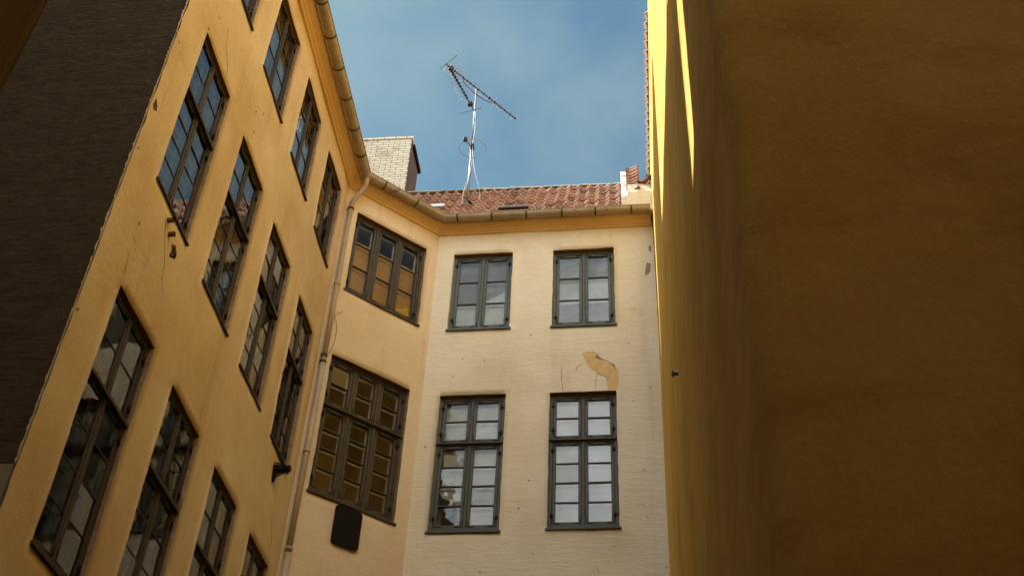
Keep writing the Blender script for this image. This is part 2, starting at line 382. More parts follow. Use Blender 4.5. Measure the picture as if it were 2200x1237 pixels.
def crackline(bm, fr, pts, w=.008, mi=0):
    P = []
    for a, b_ in zip(pts, pts[1:]):
        n_ = max(2, int(math.hypot(b_[0] - a[0], b_[1] - a[1]) / .04))
        P += [(a[0] + (b_[0] - a[0]) * k / n_ + random.uniform(-.012, .012), a[1] + (b_[1] - a[1]) * k / n_ + random.uniform(-.008, .008)) for k in range(n_)]
    P.append(pts[-1]); prev = None
    for i, (x, z) in enumerate(P):
        x2, z2 = P[min(i + 1, len(P) - 1)]; x1, z1 = P[max(i - 1, 0)]
        d = Vector((x2 - x1, z2 - z1)).normalized(); hw = w * .5 * random.uniform(.35, 1.1) * (1 if 0 < i < len(P) - 1 else .2)
        y = -wob(at(fr, x, 0, z)) - .004
        c_ = (bm.verts.new((x - d.y * hw, y, z + d.x * hw)), bm.verts.new((x + d.y * hw, y, z - d.x * hw)))
        if prev:
            bm.faces.new((prev[0], prev[1], c_[1], c_[0])).material_index = mi
        prev = c_

# ------------------------------------------------------------------ window kinds
FD = .085      # how far the frame sits back in its opening
cache = {}
def window_meshes(kind, w, h, cols, rows_top, rows_bot, ztr, fm, inner, hinge=True):
    """rows_top rows above the transom (0 = no transom), rows_bot below; ztr = transom height from the opening's foot"""
    key = kind
    if key in cache: return cache[key]
    random.seed(hash(kind) % 1000 if False else sum(map(ord, kind)))
    slim = kind[0] == 'a'
    J, HD, BR, MU, TR = (.046, .050, .105, .036, .065) if slim else (.062, .060, .125, .050, .075)
    fd = .045 if slim else FD
    y0, y1 = fd, fd + .075
    bm = bmesh.new(); B = .004
    box(bm, 0, J, y0, y1, 0, h, B, jit=.002); box(bm, w - J, w, y0, y1, 0, h, B, jit=.002)
    box(bm, J + .0005, w - J - .0005, y0 + .003, y1, h - HD, h - .0005, B, jit=.002); box(bm, J + .0005, w - J - .0005, y0 - .006, y1, 0.0005, BR, B, jit=.002)
    cw = (w - 2 * J - (cols - 1) * MU) / cols
    xs = [J + i * (cw + MU) for i in range(cols)]
    for i in range(cols - 1):
        x = xs[i] + cw; box(bm, x, x + MU, y0 + .005, y1 - .004, BR, h - HD, B, jit=.002)
    if rows_top:
        box(bm, J, w - J, y0 - .003, y1 - .002, ztr - TR / 2, ztr + TR / 2, B, jit=.002)
        box(bm, -.002 + .012, w - .012, y0 - .040, y0 - .0045, ztr - .020, ztr + .022, B, mi=1, jit=.002)   # weather moulding
    outer = mesh_of('window', bm, [fm, M['frame_a']])
    sashes, pane_bm = [], bmesh.new()
    inner_bm = bmesh.new()
    zones = [(BR, h - HD, rows_bot)] if not rows_top else [(BR, ztr - TR / 2, rows_bot), (ztr + TR / 2, h - HD, rows_top)]
    ST, BA = (.036, .016) if slim else (.052, .021)
    for (za, zb, rows) in zones:
        for x in xs:
            bm = bmesh.new(); g_ = .004; a, b_ = x + g_, x + cw - g_; c_, d_ = za + g_, zb - g_
            sy0, sy1 = y0 + .010 + random.uniform(-.003, .003), y0 + .052
            box(bm, a, a + ST, sy0, sy1, c_, d_, .003, jit=.0015); box(bm, b_ - ST, b_, sy0, sy1, c_, d_, .003, jit=.0015)
            box(bm, a + ST, b_ - ST, sy0 + .001, sy1, c_, c_ + ST, .003, jit=.0015); box(bm, a + ST, b_ - ST, sy0 + .001, sy1, d_ - ST + .006, d_, .003, jit=.0015)
            ph = (d_ - c_ - 2 * ST + .006 - (rows - 1) * BA) / rows
            for r in range(1, rows):
                z = c_ + ST + r * ph + (r - 1) * BA
                box(bm, a + ST, b_ - ST, sy0 + .004, sy1 - (.022 if slim else .004), z, z + BA, .002, jit=.0015)
            # iron corner straps and hinges
            for zc, sg in ((c_, 1), (d_, -1)):
                for xa, sx in ((a, 1), (b_, -1)):
                    zz = sorted((zc + sg * .016, zc + sg * .030)); xx = sorted((xa + sx * .012, xa + sx * .13))
                    box(bm, xx[0], xx[1], sy0 - .003, sy0 + .001, zz[0], zz[1], mi=1)
                    xx = sorted((xa + sx * .014, xa + sx * .027)); zz = sorted((zc + sg * .034, zc + sg * .12))
                    box(bm, xx[0], xx[1], sy0 - .003, sy0 + .001, zz[0], zz[1], mi=1)
            hx = a - .006 if x == xs[0] else b_ + .006
            if x in (xs[0], xs[-1]):
                for zc in (c_ + .16, d_ - .16):
                    tube(bm, [(hx, y0 - .008, zc - .05), (hx, y0 - .008, zc + .05)], .011, 6, mi=1)
                    box(bm, hx - .035, hx + .035, y0 - .004, y0 + .0035, zc - .012, zc + .014, mi=1)
            sashes.append(mesh_of('sash', bm, [fm, M['black']]))
            yg = sy0 + .014 if slim else (sy0 + sy1) / 2 + .006
            tl = random.uniform(-.0015, .0015)
            for r in range(rows):                 # every light its own slightly crooked sheet of glass
                zl = c_ + ST + r * (ph + BA) - .004; zh = zl + ph + .008; k1, k2 = random.uniform(-.0032, .0032), random.uniform(-.0032, .0032)
                v = [pane_bm.verts.new(p) for p in ((a + ST - .002, yg + k1 + k2, zl), (b_ - ST + .002, yg - k1 + k2, zl), (b_ - ST + .002, yg - k1 - k2, zh), (a + ST - .002, yg + k1 - k2, zh))]
                pane_bm.faces.new(v)
            if inner:
                ya, yb = y0 + .115, y0 + .145; q = .036 if slim else .052
                box(inner_bm, a - .02, a + q, ya, yb, c_ - .02, d_ + .02); box(inner_bm, b_ - q, b_ + .02, ya, yb, c_ - .02, d_ + .02)
                box(inner_bm, a + q, b_ - q, ya + .001, yb - .001, c_ - .02, c_ + q); box(inner_bm, a + q, b_ - q, ya + .001, yb - .001, d_ - q, d_ + .02)
                for r in range(1, rows):
                    z = c_ + ST + r * ph + (r - 1) * BA
                    box(inner_bm, a + q, b_ - q, ya + .004, yb - .004, z + .003, z + .018)
    panes = mesh_of('pane', pane_bm, M['glass'] if slim else M['glass_b' if kind[0] == 'b' else 'glass_c'])
    innerm = mesh_of('inner_frame', inner_bm, M['white']) if inner else (inner_bm.free() or None)
    bm = bmesh.new()
    vs = box(bm, -.025, w + .03, -.035, fd - .008, -.020, .014, 0, jit=.002)
    for v in vs:
        if v.co.y > 0 : v.co.z += .016
    bmesh.ops.bevel(bm, geom=list(bm.edges), offset=.004, segments=1, affect='EDGES')
    sill = mesh_of('sill', bm, fm)
    cache[key] = (outer, sashes, panes, innerm, sill)
    return cache[key]

def room_mesh(fr, w, h):
    bm = bmesh.new()
    def quad(ps, mi):
        f = bm.faces.new([bm.verts.new(p) for p in ps]); f.material_index = mi
    a, b_ = FD + .07, .46
    quad([(0, a, 0), (0, b_, 0), (0, b_, h), (0, a, h)], 0); quad([(w, a, 0), (w, a, h), (w, b_, h), (w, b_, 0)], 0)
    quad([(0, a, h), (0, b_, h), (w, b_, h), (w, a, h)], 0); quad([(0, a, 0), (w, a, 0), (w, b_, 0), (0, b_, 0)], 0)
    X0, X1, Z0, Z1, Y = -.24, w + .24, -.8, h + .25, 2.3
    quad([(X0, b_, Z0), (X1, b_, Z0), (w, b_, 0), (0, b_, 0)], 1); quad([(X0, b_, Z1), (0, b_, h), (w, b_, h), (X1, b_, Z1)], 1)
    quad([(X0, b_, Z0), (0, b_, 0), (0, b_, h), (X0, b_, Z1)], 1); quad([(X1, b_, Z0), (X1, b_, Z1), (w, b_, h), (w, b_, 0)], 1)
    quad([(X0, b_, Z1), (X1, b_, Z1), (X1, Y, Z1), (X0, Y, Z1)], 2); quad([(X0, b_, Z0), (X0, Y, Z0), (X1, Y, Z0), (X1, b_, Z0)], 3)
    quad([(X0, b_, Z0), (X0, b_, Z1), (X0, Y, Z1), (X0, Y, Z0)], 1); quad([(X1, b_, Z0), (X1, Y, Z0), (X1, Y, Z1), (X1, b_, Z1)], 1)
    quad([(X0, Y, Z0), (X0, Y, Z1), (X1, Y, Z1), (X1, Y, Z0)], 1)
    return mesh_of('room', bm, [M['white'], M['room'], M['ceiling'], M['floor']])
def add_window(house, fr, s, z, w, h, kind, label, *args):
    outer, sashes, panes, innerm, sill = window_meshes(kind, w, h, *args)
    mw = fr @ Matrix.Translation((s, 0, z))
    wo = put('window', outer, house, mw, label)
    for sm in sashes: put('sash', sm, wo, mw)
    put('pane', panes, wo, mw)
    if innerm: put('inner_frame', innerm, wo, mw)
    put('sill', sill, wo, mw)
    put('room', room_mesh(fr, w, h), wo, mw)
    return wo, mw
def curtain_or_reflection(wo, mw, polys, y=.20):
    bm = bmesh.new(); mats = []
    for i, (mt_, pts) in enumerate(polys):
        if mt_ not in mats: mats.append(mt_)
        vs = []
        for k in range(len(pts)):
            a, b_ = pts[k], pts[(k + 1) % len(pts)]
            for q in range(6):
                x = a[0] + (b_[0] - a[0]) * q / 6; z_ = a[1] + (b_[1] - a[1]) * q / 6
                vs.append(bm.verts.new((x, y + i * .012 + .004 * math.sin(x * 30), z_)))
        f = bm.faces.new(vs); f.material_index = mats.index(mt_); bmesh.ops.triangulate(bm, faces=[f])
    return put('curtain_or_reflection', mesh_of('curtain_or_reflection', bm, mats), wo, mw)

# ------------------------------------------------------------------ the setting
bm = bmesh.new(); bmesh.ops.create_grid(bm, x_segments=4, y_segments=4, size=150)
g_ = put('ground', mesh_of('ground', bm, M['cobble']), None, Matrix.Translation((0, 0, -1.6))); g_['kind'] = 'structure'

# ------------------------------------------------------------------ the old courtyard house: three wings A, B, C
AB = (-5.048, 14.637, 0); BC = (-3.5487, 16.045, 0)
FA = frame(AB, -.229); FB = frame(AB, 46.81); FC = frame(BC, 90.73)
house = thing('courtyard_house', 'three sided cream rendered house, tinted peach where warm light falls, with dark casement windows and a red pantile roof', 'house', (-3.55, 16.05, -1.6))
WC = -1.6; ZT = 15.55
r1, r2, r3 = (13.065, 14.925), (9.0, 11.61), (4.60, 7.475)
acols = [(-6.345, 1.035), (-4.665, 1.03), (-3.005, .995), (-1.385, .97)]
aholes = []
for s_, w_ in acols:
    for z0, z1 in (r1, r2, r3): aholes.append((s_, s_ + w_, z0, z1))
bholes = [(.268, 1.806, 13.065, 14.945), (.25, 1.80, 9.05, 11.648)]
choles = [(.325, 1.452, 13.065, 14.92), (2.215, 3.352, 13.055, 14.92), (.312, 1.452, 8.99, 11.632), (2.205, 3.335, 9.01, 11.622)]
put('wall', wall_mesh('wall_a', FA, -6.94, 0, WC, ZT, aholes, [M['plaster_a'], M['soffit'], M['jamb']], zfine=3.2, rag0=.03), house, FA, 'side wing wall, render tinted deep peach for warm bounced light, in strong foreshortening')
put('wall', wall_mesh('wall_b', FB, 0, 2.056, WC, ZT, bholes, [M['plaster_b'], M['soffit'], M['jamb']], zfine=5), house, FB, 'canted corner wall between the two wings, tinted peach for warm bounced light')
put('wall', wall_mesh('wall_c', FC, 0, 4.10, WC, ZT, choles, [M['plaster_c'], M['soffit'], M['plaster_c']], zfine=5, rag1=.02), house, FC, 'pale cream rendered rear wing wall')

for ci, (s_, w_) in enumerate(acols):
    nm = ['nearest', 'second', 'third', 'farthest'][ci]
    add_window(house, FA, s_, r1[0], w_, r1[1] - r1[0], 'a1%d' % ci, None, 2, 0, 3, 0, M['frame_a'], True)
    wo, mw = add_window(house, FA, s_, r2[0], w_, r2[1] - r2[0], 'a2%d' % ci, None, 2, 2, 4, 1.60, M['frame_a'], True)
    if ci == 2: curtain_or_reflection(wo, mw, [(M['cloth_b'], [(.06, .1), (.95, .1), (.95, 2.5), (.06, 2.5)])], .30)
    if ci == 3: curtain_or_reflection(wo, mw, [(M['cloth_b'], [(.06, .1), (.5, .1), (.5, 1.2), (.06, 2.5)])], .30)
    wo, mw = add_window(house, FA, s_, r3[0], w_, r3[1] - r3[0], 'a3%d' % ci, None, 2, 2, 4, 1.86, M['frame_a'], True)
    if ci < 2: curtain_or_reflection(wo, mw, [(M['cloth_d'], [(.05, .1), (.25, .1), (.2, 1.4), (.4, 2.8), (.05, 2.8)]), (M['cloth_d'], [(.72, .1), (.98, .1), (.98, 2.8), (.62, 2.8)])], .30)
wo, mw = add_window(house, FB, *[bholes[0][0], bholes[0][2], bholes[0][1] - bholes[0][0], bholes[0][3] - bholes[0][2]], 'b1', 'three sash window reflecting the yellow wall', 3, 0, 3, 0, M['frame_b'], True)
bm = bmesh.new(); z = .10                # a slatted blind across the lower part, coloured like the reflected golden wall
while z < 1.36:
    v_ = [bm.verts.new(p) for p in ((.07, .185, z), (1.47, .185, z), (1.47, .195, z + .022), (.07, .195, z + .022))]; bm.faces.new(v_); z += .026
put('reflection_blind', mesh_of('reflection_blind', bm, M['reflection_blind']), wo, mw)
add_window(house, FB, *[bholes[1][0], bholes[1][2], bholes[1][1] - bholes[1][0], bholes[1][3] - bholes[1][2]], 'b2', 'tall three light window with transom', 3, 2, 4, 1.66, M['frame_b'], True)
cw = []
for i, (a, b_, z0, z1) in enumerate(choles):
    k = ('c1%d' if i < 2 else 'c2%d') % i
    if i < 2: cw.append(add_window(house, FC, a, z0, b_ - a, z1 - z0, k, None, 2, 0, 3, 0, M['frame_c'], False))
    else: cw.append(add_window(house, FC, a, z0, b_ - a, z1 - z0, k, None, 2, 2, 4, 1.70, M['frame_c2'], False))
g, w_, mm = M['cloth_g'], M['cloth_w'], M['cloth_m']  # cloth cut and toned to imitate reflections in the upper pair of windows
curtain_or_reflection(*cw[0], [(w_, [(.04, .1), (1.09, .1), (1.09, 1.10), (.60, .80), (.55, .74), (.04, .72)]), (g, [(.03, .1), (1.1, .1), (1.1, 1.8), (.03, 1.8)])])
curtain_or_reflection(*cw[1], [(mm, [(.04, .1), (1.09, .1), (1.09, .70), (.04, .66)]), (w_, [(.04, .5), (1.09, .5), (1.09, 1.22), (.04, 1.20)]), (g, [(.03, .1), (1.1, .1), (1.1, 1.8), (.03, 1.8)])])
curtain_or_reflection(*cw[2], [(w_, [(.56, .1), (1.1, .1), (1.1, 2.55), (.04, 2.55), (.04, 2.30), (.12, 2.16), (.17, 1.98), (.26, 1.92), (.27, 1.80), (.10, 1.74), (.12, 1.50), (.20, 1.46), (.20, 1.36), (.13, 1.33), (.15, 1.2), (.13, 1.08), (.30, 1.03), (.28, .92), (.10, .86), (.16, .74), (.32, .70), (.40, .58), (.50, .45), (.46, .3)])])
curtain_or_reflection(*cw[3], [(w_, [(.03, .1), (1.1, .1), (1.1, 2.55), (.03, 2.55)])])

# marks on the render: patches, chips, cracks
bm = bmesh.new()
blotch(bm, FC, [(2.77, 12.45), (2.957, 12.451), (3.093, 12.292), (3.275, 12.173), (3.391, 11.998), (3.368, 11.655), (3.211, 11.642), (3.167, 11.909), (2.994, 12.015), (2.85, 12.172)], .014, .004)
put('plaster_patch', mesh_of('patch', bm, M['patch']), house, FC, 'tan patch where the cream paint has come away')
for p in ([(2.972, 12.338), (3.029, 12.397), (3.108, 12.271), (3.012, 12.306)], [(3.236, 12.205), (3.323, 12.161), (3.337, 12.05), (3.299, 12.152)], [(3.96, 14.494), (4.03, 14.455), (4.002, 14.261), (3.914, 14.164), (3.93, 14.38)], [(4.001, 14.904), (4.054, 14.924), (4.039, 14.771), (4.014, 14.784)]):
    bm = bmesh.new(); blotch(bm, FC, p, .008, .008); put('bare_mortar', mesh_of('chip', bm, M['chip']), house, FC)
for x, z in [(.647, 12.421), (1.048, 12.352), (.509, 12.029), (3.575, 12.629), (3.619, 11.395), (3.749, 10.036), (3.909, 11.653), (4.022, 8.334), (1.9, 9.9), (1.75, 9.4), (1.85, 12.9), (.15, 10.6), (2.0, 8.6), (3.7, 13.4), (1.2, 8.3)]:
    bm = bmesh.new(); blotch(bm, FC, [(x + .018 * math.cos(k), z + .018 * math.sin(k)) for k in (0, 1, 2, 3, 4, 5)], .004, .005, sub=1); put('bare_mortar', mesh_of('chip', bm, M['chip']), house, FC)
for p in ([(2.375, 12.162), (2.416, 12.14), (2.401, 12.04), (2.437, 11.644)], [(2.642, 12.06), (2.673, 12.149), (2.754, 12.206), (2.81, 12.193)], [(3.017, 11.984), (3.0, 11.896), (2.991, 11.661)],
          [(3.589, 9.387), (3.684, 9.41), (3.783, 9.357)], [(2.941, 8.377), (2.997, 8.299), (3.01, 8.237)], [(3.763, 9.218), (3.781, 9.128)], [(3.299, 12.182), (3.33, 12.101)], [(2.80, 12.46), (2.96, 12.46), (3.09, 12.31), (3.27, 12.20), (3.39, 12.02)], [(3.21, 11.66), (3.17, 11.90), (3.0, 12.01)]):
    bm = bmesh.new(); crackline(bm, FC, p, .009); put('crack', mesh_of('crack', bm, M['crack']), house, FC)
for p in ([(-5.899, 12.303), (-5.762, 11.993), (-5.595, 11.823), (-5.58, 11.652)], [(-6.468, 8.073), (-6.327, 8.075), (-6.271, 7.962)], [(-6.442, 7.87), (-6.382, 7.828), (-6.347, 7.543)], [(-5.915, 8.815), (-5.82, 8.622), (-5.648, 8.433), (-5.583, 8.217), (-5.442, 8.07)],
          [(-.932, 8.292), (-.616, 7.995), (-.486, 7.848), (-.525, 7.719)]):
    bm = bmesh.new(); crackline(bm, FA, p, .010); put('crack', mesh_of('crack', bm, M['crack']), house, FA)
for p, rg in (([(-6.794, 9.585), (-6.857, 9.542), (-6.91, 9.572), (-6.889, 9.691), (-6.835, 9.661)], .01), ([(-5.60, 8.74), (-5.52, 8.78), (-5.44, 8.70), (-5.50, 8.62), (-5.60, 8.66)], .015)):
    bm = bmesh.new(); blotch(bm, FA, p, rg); put('bare_brick', mesh_of('chip', bm, M['brownchip']), house, FA)
for x, z in [(-6.343, 11.671), (-4.392, 11.967), (-6.385, 8.287), (-6.904, 6.681), (-1.405, 10.083), (-6.847, 10.752), (-4.266, 12.506), (-4.523, 12.255), (-6.2, 12.1), (-6.88, 8.9)]:
    bm = bmesh.new(); blotch(bm, FA, [(x + .016 * math.cos(k), z + .02 * math.sin(k)) for k in (0, 1, 2, 3, 4, 5)], .008, .004, sub=1); put('bare_brick', mesh_of('chip', bm, M['brownchip']), house, FA)

# cornice and gutter follow the same broken line round the three wings
def offs(d):                       # plan polyline at distance d in front of the walls, mitred
    fr = [FA, FB, FC]; nn = [-(f.col[1].to_3d()) for f in fr]; uu = [f.col[0].to_3d() for f in fr]
    p0 = at(FA, -6.94, -d, 0)
    def mit(P, n1, n2):
        b_ = (n1 + n2).normalized(); return Vector(P) + b_ * d / b_.dot(n1)
    return [p0, mit(AB, nn[0], nn[1]), mit(BC, nn[1], nn[2]), at(FC, 4.07, -d, 0)]
def subdiv(P, step):
    o = []
    for a, b_ in zip(P, P[1:]):
        n_ = max(1, int((b_ - a).length / step)); o += [a + (b_ - a) * k / n_ for k in range(n_)]
    return o + [P[-1]]
def sweep(profile, closed, mats, name, step=.35, smooth=False, sag=0):
    bm = bmesh.new(); lines = []
    for d, z in profile:
        L_ = offs(d); o = []
        for a, b_ in zip(L_, L_[1:]):
            n_ = max(1, int(round((L_[L_.index(b_)] - a).length / step))); 
            o.append((a, b_))
        lines.append((L_, z))
    cols_ = []
    segn = [20, 6, 12]
    for L_, z in lines:
        pts = []
        for k, (a, b_) in enumerate(zip(L_, L_[1:])):
            pts += [a + (b_ - a) * q / segn[k] for q in range(segn[k])]
        pts.append(L_[-1])
        cols_.append([bm.verts.new((p.x, p.y, z + sag * noise.noise(p * .7))) for p in pts])
    n = len(profile)
    for i in range(n if closed else n - 1):
        a, b_ = cols_[i], cols_[(i + 1) % n]
        for k in range(len(a) - 1):
            f = bm.faces.new((a[k], a[k + 1], b_[k + 1], b_[k])); f.smooth = smooth
    if closed:
        bm.faces.new([c_[0] for c_ in cols_]); bm.faces.new([c_[-1] for c_ in cols_][::-1])
    bmesh.ops.recalc_face_normals(bm, faces=bm.faces)
    return mesh_of(name, bm, mats)
put('cornice', sweep([(.0, 15.425), (.035, 15.42), (.05, 15.45), (.085, 15.465), (.10, 15.49), (.15, 15.515), (.20, 15.56), (.21, 15.585), (.235, 15.59), (.24, 15.66), (-.05, 15.66), (-.05, 15.45)], True, M['cornice'], 'cornice', sag=.012), house)
GR, GD, GZ = .088, .33, 15.60
prof = [(GD + GR * math.cos(a), GZ + GR * math.sin(a)) for a in [math.pi + k * math.pi / 10 for k in range(11)]]
prof = prof + [(GD + GR + .012, GZ + .004), (GD + GR + .012, GZ + .016), (GD + GR - .006, GZ + .016)] + [(GD + (GR - .008) * math.cos(a), GZ + (GR - .008) * math.sin(a)) for a in [2 * math.pi - k * math.pi / 10 for k in range(11)]]
gut = put('gutter', sweep(prof, True, M['zinc'], 'gutter', smooth=False, sag=.02), house)
# gutter straps and the overlapping joints
def ring_band(r0, r1, wd):
    bm = bmesh.new(); A_ = [math.pi * .97 + k * math.pi * 1.06 / 12 for k in range(13)]; L1 = []
    for y in (-wd / 2, wd / 2):
        L1.append([bm.verts.new((y, r1 * math.cos(a), r1 * math.sin(a))) for a in A_])
        L1.append([bm.verts.new((y, r0 * math.cos(a), r0 * math.sin(a))) for a in A_])
    for a, b_ in ((L1[0], L1[2]), (L1[3], L1[1]), (L1[1], L1[0]), (L1[2], L1[3])):
        for k in range(12): bm.faces.new((a[k], a[k + 1], b_[k + 1], b_[k]))
    bmesh.ops.recalc_face_normals(bm, faces=bm.faces)
    return bm
strap = mesh_of('gutter_strap', ring_band(GR - .001, GR + .009, .032), M['zinc_dark'])
seam = mesh_of('gutter_joint', ring_band(GR - .001, GR + .005, .05), M['zinc'])
L_ = offs(GD)
def gz(p): return GZ + .02 * noise.noise(Vector((p.x, p.y, 0)) * .7)
for k, (sp, o0) in enumerate(((.66, .35), (.68, .42), (.66, .28))):
    a, b_ = L_[k], L_[k + 1]; d = (b_ - a).normalized(); T = (b_ - a).length; fr = (FA, FB, FC)[k]
    q = o0
    while q < T - .05:
        p = a + d * (q + random.uniform(-.02, .02)); mw = fr.copy(); mw.translation = Vector((p.x, p.y, gz(p)))
        put('gutter_strap', strap, gut, mw)
        q += sp
for k, q in ((0, 2.1), (0, 4.6), (0, 6.2), (1, .25), (1, 1.5), (2, .12), (2, .22), (2, 2.5)):
    a, b_ = L_[k], L_[k + 1]; d = (b_ - a).normalized(); p = a + d * q
    mw = (FA, FB, FC)[k].copy(); mw.translation = Vector((p.x, p.y, gz(p))); put('gutter_joint', seam, gut, mw)

# downpipe in the corner of wings A and B
bm = bmesh.new()
g0 = offs(GD)[1]; px = at(FB, .075, -.085, 0)
path = [(g0.x + .02, g0.y + .03, 15.58), (g0.x + .015, g0.y + .04, 15.42), (g0.x - .03, g0.y + .08, 15.30), (px.x + .03, px.y - .04, 15.0), (px.x, px.y, 14.92), (px.x, px.y, 14.8)]
tube(bm, smooth_path(path, 5), .047, 14)
tube(bm, [(px.x, px.y, 14.80), (px.x + .005, px.y, 11.4)], .043, 14); tube(bm, [(px.x + .005, px.y, 11.4), (px.x, px.y, 7.9)], .045, 14); tube(bm, [(px.x, px.y, 7.9), (px.x, px.y, -1.2)], .048, 14)
dp = put('downpipe', mesh_of('downpipe', bm, M['pipe']), house)
for z in (14.82, 13.0, 11.45, 11.32, 9.6, 7.95, 6.2):
    bm = bmesh.new(); tube(bm, [(px.x, px.y, z), (px.x, px.y, z + .05)], .056, 14)
    w_ = at(FB, .075, .0, z + .02); tube(bm, [(px.x, px.y, z + .025), w_], .010, 6)
    put('pipe_collar', mesh_of('pipe_collar', bm, M['zinc_dark'] if z in (14.82, 11.32, 11.45) else M['pipe']), dp)

# ------------------------------------------------------------------ roofs
def pantile_mesh(name, O, ux, up, cols_, rows, cw_=.205, ch=.33, lift=.024, amp=.038, clip=None, mat_=None):
    """O lower left corner; ux along the eave, up = unit vector up the slope"""
    ux, up = Vector(ux).normalized(), Vector(up).normalized(); nrm = ux.cross(up).normalized()
    if nrm.z < 0: nrm = -nrm
    bm = bmesh.new(); S = 14
    def hgt(t_): 
        t_ = t_ % 1
        return amp * (-.75 * math.sin(math.pi * t_ / .58) if t_ < .58 else 1.25 * math.sin(math.pi * ((t_ - .58) / .42) ** 2.0))
    for r in range(rows):
        rows_v = []
        j = [random.uniform(-.015, .015) for _ in range(cols_ + 1)]
        for (v, lf) in ((r * ch - .03, lift), ((r + 1) * ch, 0)):
            row = []
            for i in range(cols_ * S + 1):
                c_ = min(i // S, cols_ - 1)
                u_ = i / S * cw_
                p = Vector(O) + ux * u_ + up * (v + j[c_]) + nrm * (hgt(i / S) + lf + j[c_] * .5 + .010 * noise.noise(Vector((u_, v, 0)) * .8))
                row.append(bm.verts.new(p))
            rows_v.append(row)
        low = [bm.verts.new(v_.co - nrm * .024) for v_ in rows_v[0]]
        for i in range(cols_ * S):
            u_ = (i + .5) / S * cw_; vv = (r + .5) * ch
            if clip and not clip(u_, vv): continue
            f = bm.faces.new((rows_v[0][i], rows_v[0][i + 1], rows_v[1][i + 1], rows_v[1][i])); f.smooth = True
            bm.faces.new((low[i], low[i + 1], rows_v[0][i + 1], rows_v[0][i]))
    for v_ in [v_ for v_ in bm.verts if not v_.link_faces]: bm.verts.remove(v_)
    return mesh_of(name, bm, mat_ or M['tile'])
P = math.radians(55.5)
upC = Vector((0, math.cos(P), math.sin(P)))
OC = Vector((-4.95, 15.76, 15.68))
roofC = put('roof', pantile_mesh('roof_c', OC, (1, -.0127, 0), upC, 24, 8, clip=lambda u_, v: u_ > 1.42 - v * .40), house, None, 'steep red pantile slope above the rear wing')
# ridge with mortar and a back slope so the roof is a solid body
top = OC + upC * 2.66
bm = bmesh.new()
for i in range(13):
    x0 = -4.62 + i * .37
    n_ = 8; rings = []
    for x in (x0, x0 + .39):
        cy_ = top + Vector((0, 0, 0)); rr = .085 if x == x0 else .075
        rings.append([bm.verts.new((x, top.y + .06 + rr * math.cos(math.pi * k / n_) * 1.1, top.z + .055 + rr * math.sin(math.pi * k / n_) - .01 * (i % 2))) for k in range(n_ + 1)])
    for k in range(n_): bm.faces.new((rings[0][k], rings[0][k + 1], rings[1][k + 1], rings[1][k])).smooth = True
put('ridge_tiles', mesh_of('ridge', bm, [M['mortar']]), roofC)
bm = bmesh.new()
def quad3(bm, pts, mi=0):
    f = bm.faces.new([bm.verts.new(p) for p in pts]); f.material_index = mi; return f
E0, E1 = offs(.22)[1], offs(.22)[2]
ridgeL = Vector((-4.62, top.y + .06, top.z)); ridgeR = Vector((.0, top.y + .06, top.z))
quad3(bm, [ridgeL, ridgeR, (0, top.y + 3, 14.4), (-4.62, top.y + 3, 14.4)])
quad3(bm, [(-3.50, 15.78, 15.60), (.0, 15.75, 15.60), (0, top.y, top.z - .12), (-4.55, top.y, top.z - .12)])      # boarding under the tiles
hipB = Vector((-7.2, 17.4, 17.6))
quad3(bm, [(E0.x, E0.y, 15.63), (E1.x, E1.y, 15.63), ridgeL - Vector((0, 0, .12)), hipB])
rA0 = Vector((-10.2, 7.6, 21.5)); rA1 = Vector((-7.6, 15.5, 21.5))  # unseen ridge slanted so its shadow edge slopes across the ochre wall
quad3(bm, [(offs(.2)[0].x, 7.72, 15.63), (E0.x, E0.y, 15.63), rA1, rA0])
quad3(bm, [(E0.x, E0.y, 15.63), hipB, (-8.6, 18, 18.6), rA1])
quad3(bm, [rA0, rA1, (-12.5, 16.5, 16), (-13.5, 7.6, 16)])
put('roof', mesh_of('roof_body', bm, M['tile']), house, None, 'hidden roof slopes above the side wing')
bm = bmesh.new(); box(bm, -8.6, -7.2, 13.05, 16.4, 17.5, 24.3, 0)  # added unseen block that casts a shadow on the ochre wall
put('chimney', mesh_of('shadow_stack', bm, M['chimney_side']), roofC, None, 'broad unseen stack added on the side wing, shaped to throw shadow on the ochre wall')

# whitewashed chimney
bm = bmesh.new()
box(bm, -6.35, -4.758, 17.5, 18.40, 15.6, 19.96, .006)
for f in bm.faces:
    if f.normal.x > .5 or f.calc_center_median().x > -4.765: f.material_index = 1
box(bm, -6.42, -4.735, 17.47, 17.62, 19.962, 20.03, .006, 0)
box(bm, -6.42, -4.70, 17.62, 18.46, 19.80, 19.90, .006, 2)
box(bm, -5.25, -4.99, 17.56, 17.8, 20.032, 20.07, .01, 0)
bm.normal_update()
put('chimney', mesh_of('chimney', bm, [M['chimney'], M['chimney_side'], M['black']]), roofC, None, 'whitewashed brick chimney with a bare brown flank')

